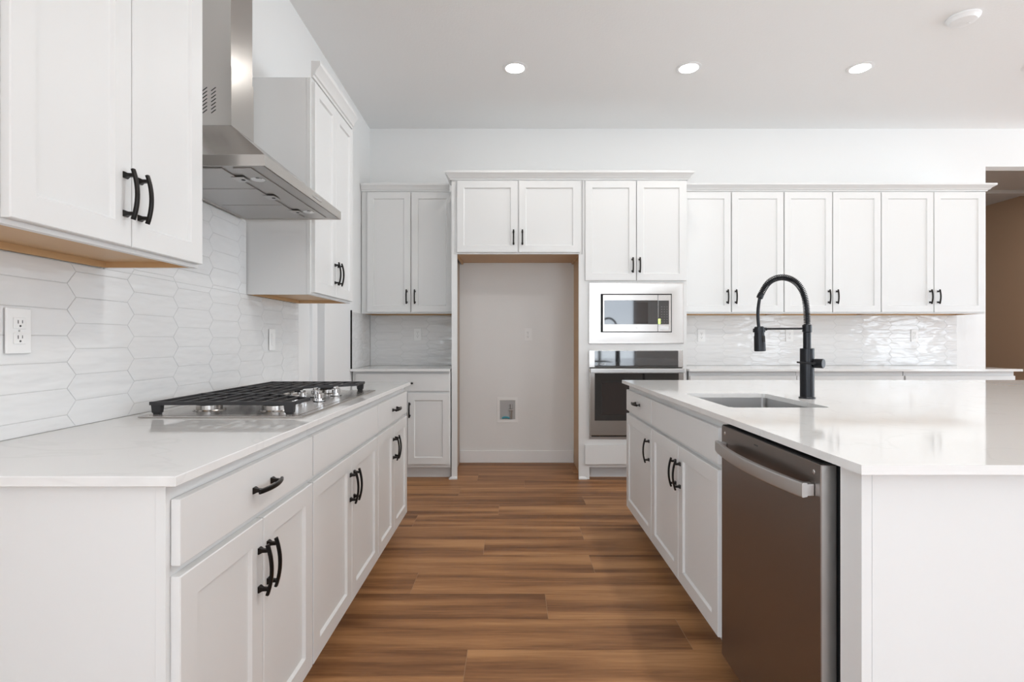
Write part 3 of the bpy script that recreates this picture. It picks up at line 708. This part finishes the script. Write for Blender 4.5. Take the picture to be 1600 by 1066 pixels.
# island top with sink cut-out
SX0, SX1, SY0, SY1 = .820, 1.200, 1.995, 2.530
IT = (.704, 3.50, 1.070, 3.40)
m = MB(); bm = m.bm
def ringv(x0, x1, y0, y1, z, r=0, n=4):
    if not r: return [bm.verts.new((x, y, z)) for x, y in ((x0, y0), (x1, y0), (x1, y1), (x0, y1))]
ot, ob_, it_, ib = [ringv(*a) for a in ((*IT, .90), (*IT, .8805), (SX0, SX1, SY0, SY1, .90), (SX0, SX1, SY0, SY1, .8805))]
for i in range(4):
    j = (i+1) % 4
    bm.faces.new((ot[i], ot[j], it_[j], it_[i])); bm.faces.new((ob_[j], ob_[i], ib[i], ib[j])); bm.faces.new((ob_[i], ob_[j], ot[j], ot[i])); bm.faces.new((it_[i], it_[j], ib[j], ib[i]))
ed = [e for e in bm.edges if all(abs(v.co.z-.9) < 1e-5 for v in e.verts) and len(e.link_faces) == 2 and abs(e.calc_face_angle(0)) > 1]
bmesh.ops.bevel(bm, geom=ed, offset=.0015, segments=2, affect='EDGES')
bo = [e for e in bm.edges if abs(e.verts[0].co.z-e.verts[1].co.z) > .01 and all(abs(v.co.x-SX0) < .01 or abs(v.co.x-SX1) < .01 for v in e.verts)]
bmesh.ops.bevel(bm, geom=bo, offset=.012, segments=3, affect='EDGES')
tag(m.done('countertop', 'quartz', smooth=30), 'large glossy white quartz top of the kitchen island', 'countertop')
sk = thing('kitchen_sink', 'rectangular undermount stainless sink set in the island top', 'sink', ((SX0+SX1)/2, (SY0+SY1)/2, .88))
hx, hy_ = (SX1-SX0)/2+.004, (SY1-SY0)/2+.004
def rrect(a, c, z, r=.02, n=4):
    P = []
    for sx_, sy_, a0 in ((1, -1, -PI/2), (1, 1, 0), (-1, 1, PI/2), (-1, -1, PI)):
        for k in range(n+1):
            t_ = a0+PI/2*k/n; P.append((sx_*(a-r)+r*math.cos(t_), sy_*(c-r)+r*math.sin(t_), z))
    return P
MB().rings([rrect(hx+.012, hy_+.012, -.0002), rrect(hx, hy_, -.0002), rrect(hx-.002, hy_-.002, -.19), rrect(hx-.012, hy_-.012, -.205, .03), rrect(.03, .03, -.212, .029), rrect(.03, .03, -.214, .029), rrect(hx-.008, hy_-.008, -.208, .03), rrect(hx+.002, hy_+.002, -.002)], caps=False).done('basin', 'steel2', sk, 40)
MB().lathe([(0, -.213), (.038, -.2105), (.040, -.209), (.044, -.2085), (.044, -.212), (0, -.2145)], (0, 0, 0)).done('drain', 'chrome', sk)
# faucet
fc = thing('kitchen_faucet', 'matte black spring-neck pull-down faucet standing behind the island sink', 'faucet', (1.2875, 2.318, .9001))
K = 2.318/F
def P3(cx, cz, y=0): return Vector(((1150+cx/4.6375-800)*K-1.2875, y, 1.15-((410+cz/4.6375)-533)*K-.9))
x0f = P3(513, 0).x
MB().lathe([(0, 0), (.033, 0), (.033, .004), (.030, .007), (0, .007)], (0, 0, 0)).done('base_flange', 'matblack', fc)
MB().lathe([(0, .0072), (.0283, .0072), (.0283, .2165), (.0268, .218), (0, .218)], (0, 0, 0), seg=36).done('body', 'matblack', fc)
MB().lathe([(0, .2182), (.0158, .2182), (.0158, .287), (0, .287)], (0, 0, 0)).done('neck', 'matblack', fc)
MB().lathe([(0, .287), (.0155, .287), (.0188, .290), (.0188, .319), (.016, .322), (0, .322)], (0, 0, 0)).done('collar', 'matblack', fc)
arc = [P3(*q) for q in ((513, 450), (512, 400), (509, 345), (503, 290), (490, 235), (468, 187), (435, 148), (390, 120), (335, 109), (280, 119), (235, 146), (203, 188), (182, 228), (172, 250))]
arc = [Vector((a.x-x0f, 0, a.z)) for a in arc]
def cat(P, n):
    out = []
    for i in range(len(P)-1):
        a, b_, c, d_ = P[max(i-1, 0)], P[i], P[i+1], P[min(i+2, len(P)-1)]
        for k in range(n):
            t_ = k/n; out.append(.5*((2*b_)+(c-a)*t_+(2*a-5*b_+4*c-d_)*t_*t_+(3*b_-a-3*c+d_)*t_**3))
    return out+[P[-1]]
sp = cat(arc, 8)
hose = [Vector((P3(a, c).x-x0f, 0, P3(a, c).z)) for a, c in ((172, 250), (163, 300), (158, 350), (157, 400), (163, 470))]
MB().tube(sp, .0058, 12).done('inner_hose', 'matblack', fc)
# coil
dist = [0]
for i in range(1, len(sp)): dist.append(dist[-1]+(sp[i]-sp[i-1]).length)
turns = 56; n = turns*12; hp = []; j = 0
for i in range(n+1):
    s_ = dist[-1]*i/n
    while j < len(dist)-2 and dist[j+1] < s_: j += 1
    f = (s_-dist[j])/(dist[j+1]-dist[j]); p_ = sp[j].lerp(sp[j+1], f); t_ = (sp[j+1]-sp[j]).normalized()
    nn = t_.cross(Vector((0, 1, 0))).normalized(); a = 2*PI*turns*i/n
    hp.append(p_+nn*math.cos(a)*.0120+Vector((0, 1, 0))*math.sin(a)*.0120)
MB().tube(hp, .0021, 6).done('spring_coil', 'matblack', fc)
e = sp[-1]; dr_ = (sp[-1]-sp[-3]).normalized()
MB().lathe([(0, -.014), (.0125, -.014), (.0135, -.004), (.0135, .006), (.008, .008), (0, .008)], e, dr_).done('spring_end_cap', 'matblack', fc)
MB().tube(cat(hose, 5), .0068, 12).done('hose', 'matblack', fc)
ht = Vector((P3(165, 465).x-x0f, 0, P3(165, 465).z)); hbp = Vector((P3(172, 645).x-x0f, 0, P3(172, 645).z)); ax = (hbp-ht); ln = ax.length
sh = MB().lathe([(0, 0), (.016, 0), (.020, .004), (.0205, ln*.35), (.0225, ln*.4), (.0235, ln*.98), (.021, ln), (0, ln)], ht, ax).done('spray_head', 'matblack', fc)
MB().box(ht.x+.003, ht.x+.015, -.0262, -.018, ht.z-.068, ht.z-.04, bev=.003).done('spray_button', 'dark', sh)
zb = P3(0, 484).z
MB().tube([(-.017, 0, zb+.002), (ht.x+.034, 0, zb+.001), (ht.x+.033, 0, zb), (ht.x+.018, 0, zb)], [.0042, .0046, .0066, .0066], 12).lathe([(.0215, -.008), (.025, -.008), (.025, .008), (.0215, .008), (.0215, -.008)], (ht.x, 0, zb-.006)).done('support_arm', 'matblack', fc)
kz = P3(0, 731).z; ad = Vector((.62, -.78, 0)).normalized(); hub0 = ad*.0275; kb = Vector((hub0.x, hub0.y, kz))
lv = MB().lathe([(0, 0), (.0195, 0), (.0205, .003), (.0205, .034), (.019, .036), (0, .036)], kb+Vector((.004, 0, 0)), ad).done('mixer_hub', 'matblack', fc)
s0 = kb+ad*.022; MB().tube([s0, s0+Vector((-.04, -.004, .001)), s0+Vector((-.100, -.010, .006))], [.005, .0042, .0036], 10).done('lever', 'matblack', lv)

# ------------------------------------------------------------ ceiling fittings
def downlight():
    r = thing('recessed_downlight', 'round recessed ceiling downlight above the fridge alcove, leftmost of the row', 'ceiling light', (.022, 3.907, CZ), 0, 'recessed downlights in the ceiling')
    MB().lathe([(.066, -.0005), (.090, -.0005), (.090, -.003), (.072, -.007), (.0685, -.006), (.066, -.0005)], (0, 0, 0), seg=40).done('trim_ring', 'trim', r)
    MB().lathe([(0, -.0008), (.068, -.0008), (.068, -.005), (0, -.005)], (0, 0, 0), seg=40).done('lens', 'lens', r)
    l = bpy.data.lights.new('downlight_bulb', 'AREA'); l.shape = 'DISK'; l.size = .13; l.energy = LAMP_W; l.color = (1, .98, .95)
    q = bpy.data.objects.new('downlight_bulb', l); COL.objects.link(q); q.parent = r; q.location = (0, 0, -.012)
    return r
dl = downlight()
for x, y, lb in ((1.30, 3.907, 'round recessed ceiling downlight above the oven tower end of the island, second from left'), (2.56, 3.907, 'round recessed ceiling downlight above the right-hand wall cabinets, third from left'), (3.83, 3.87, 'round recessed downlight cut by the right edge of the picture')):
    c = copy_tree(dl); c.location = (x, y, CZ); c['label'] = lb
for x, y, lb in ((1.30, 1.75, 'recessed ceiling downlight over the sink, above the picture'), (2.56, 1.75, 'recessed ceiling downlight over the island right half, above the picture'), (6.2, 5.9, 'recessed ceiling downlight in the hallway beyond the back wall opening')):  # unseen lamps, added to brighten the aisle and the hall
    c = copy_tree(dl); c.location = (x, y, CZ); c['label'] = lb
    for q in c.children:
        if q.type == 'LIGHT': q.data = q.data.copy(); q.data.energy = 8
sd = thing('smoke_detector', 'round white smoke detector on the ceiling, top right', 'smoke detector', (2.80, 3.297, CZ))
MB().lathe([(0, -.0005), (.088, -.0005), (.088, -.010), (.082, -.014), (.078, -.018), (.070, -.030), (.045, -.036), (0, -.037)], (0, 0, 0), seg=40).done('housing', 'trim', sd, 40)
MB().lathe([(0, -.0372), (.012, -.0372), (.010, -.040), (0, -.040)], (.03, 0, 0), seg=16).done('test_button', 'plate', sd)
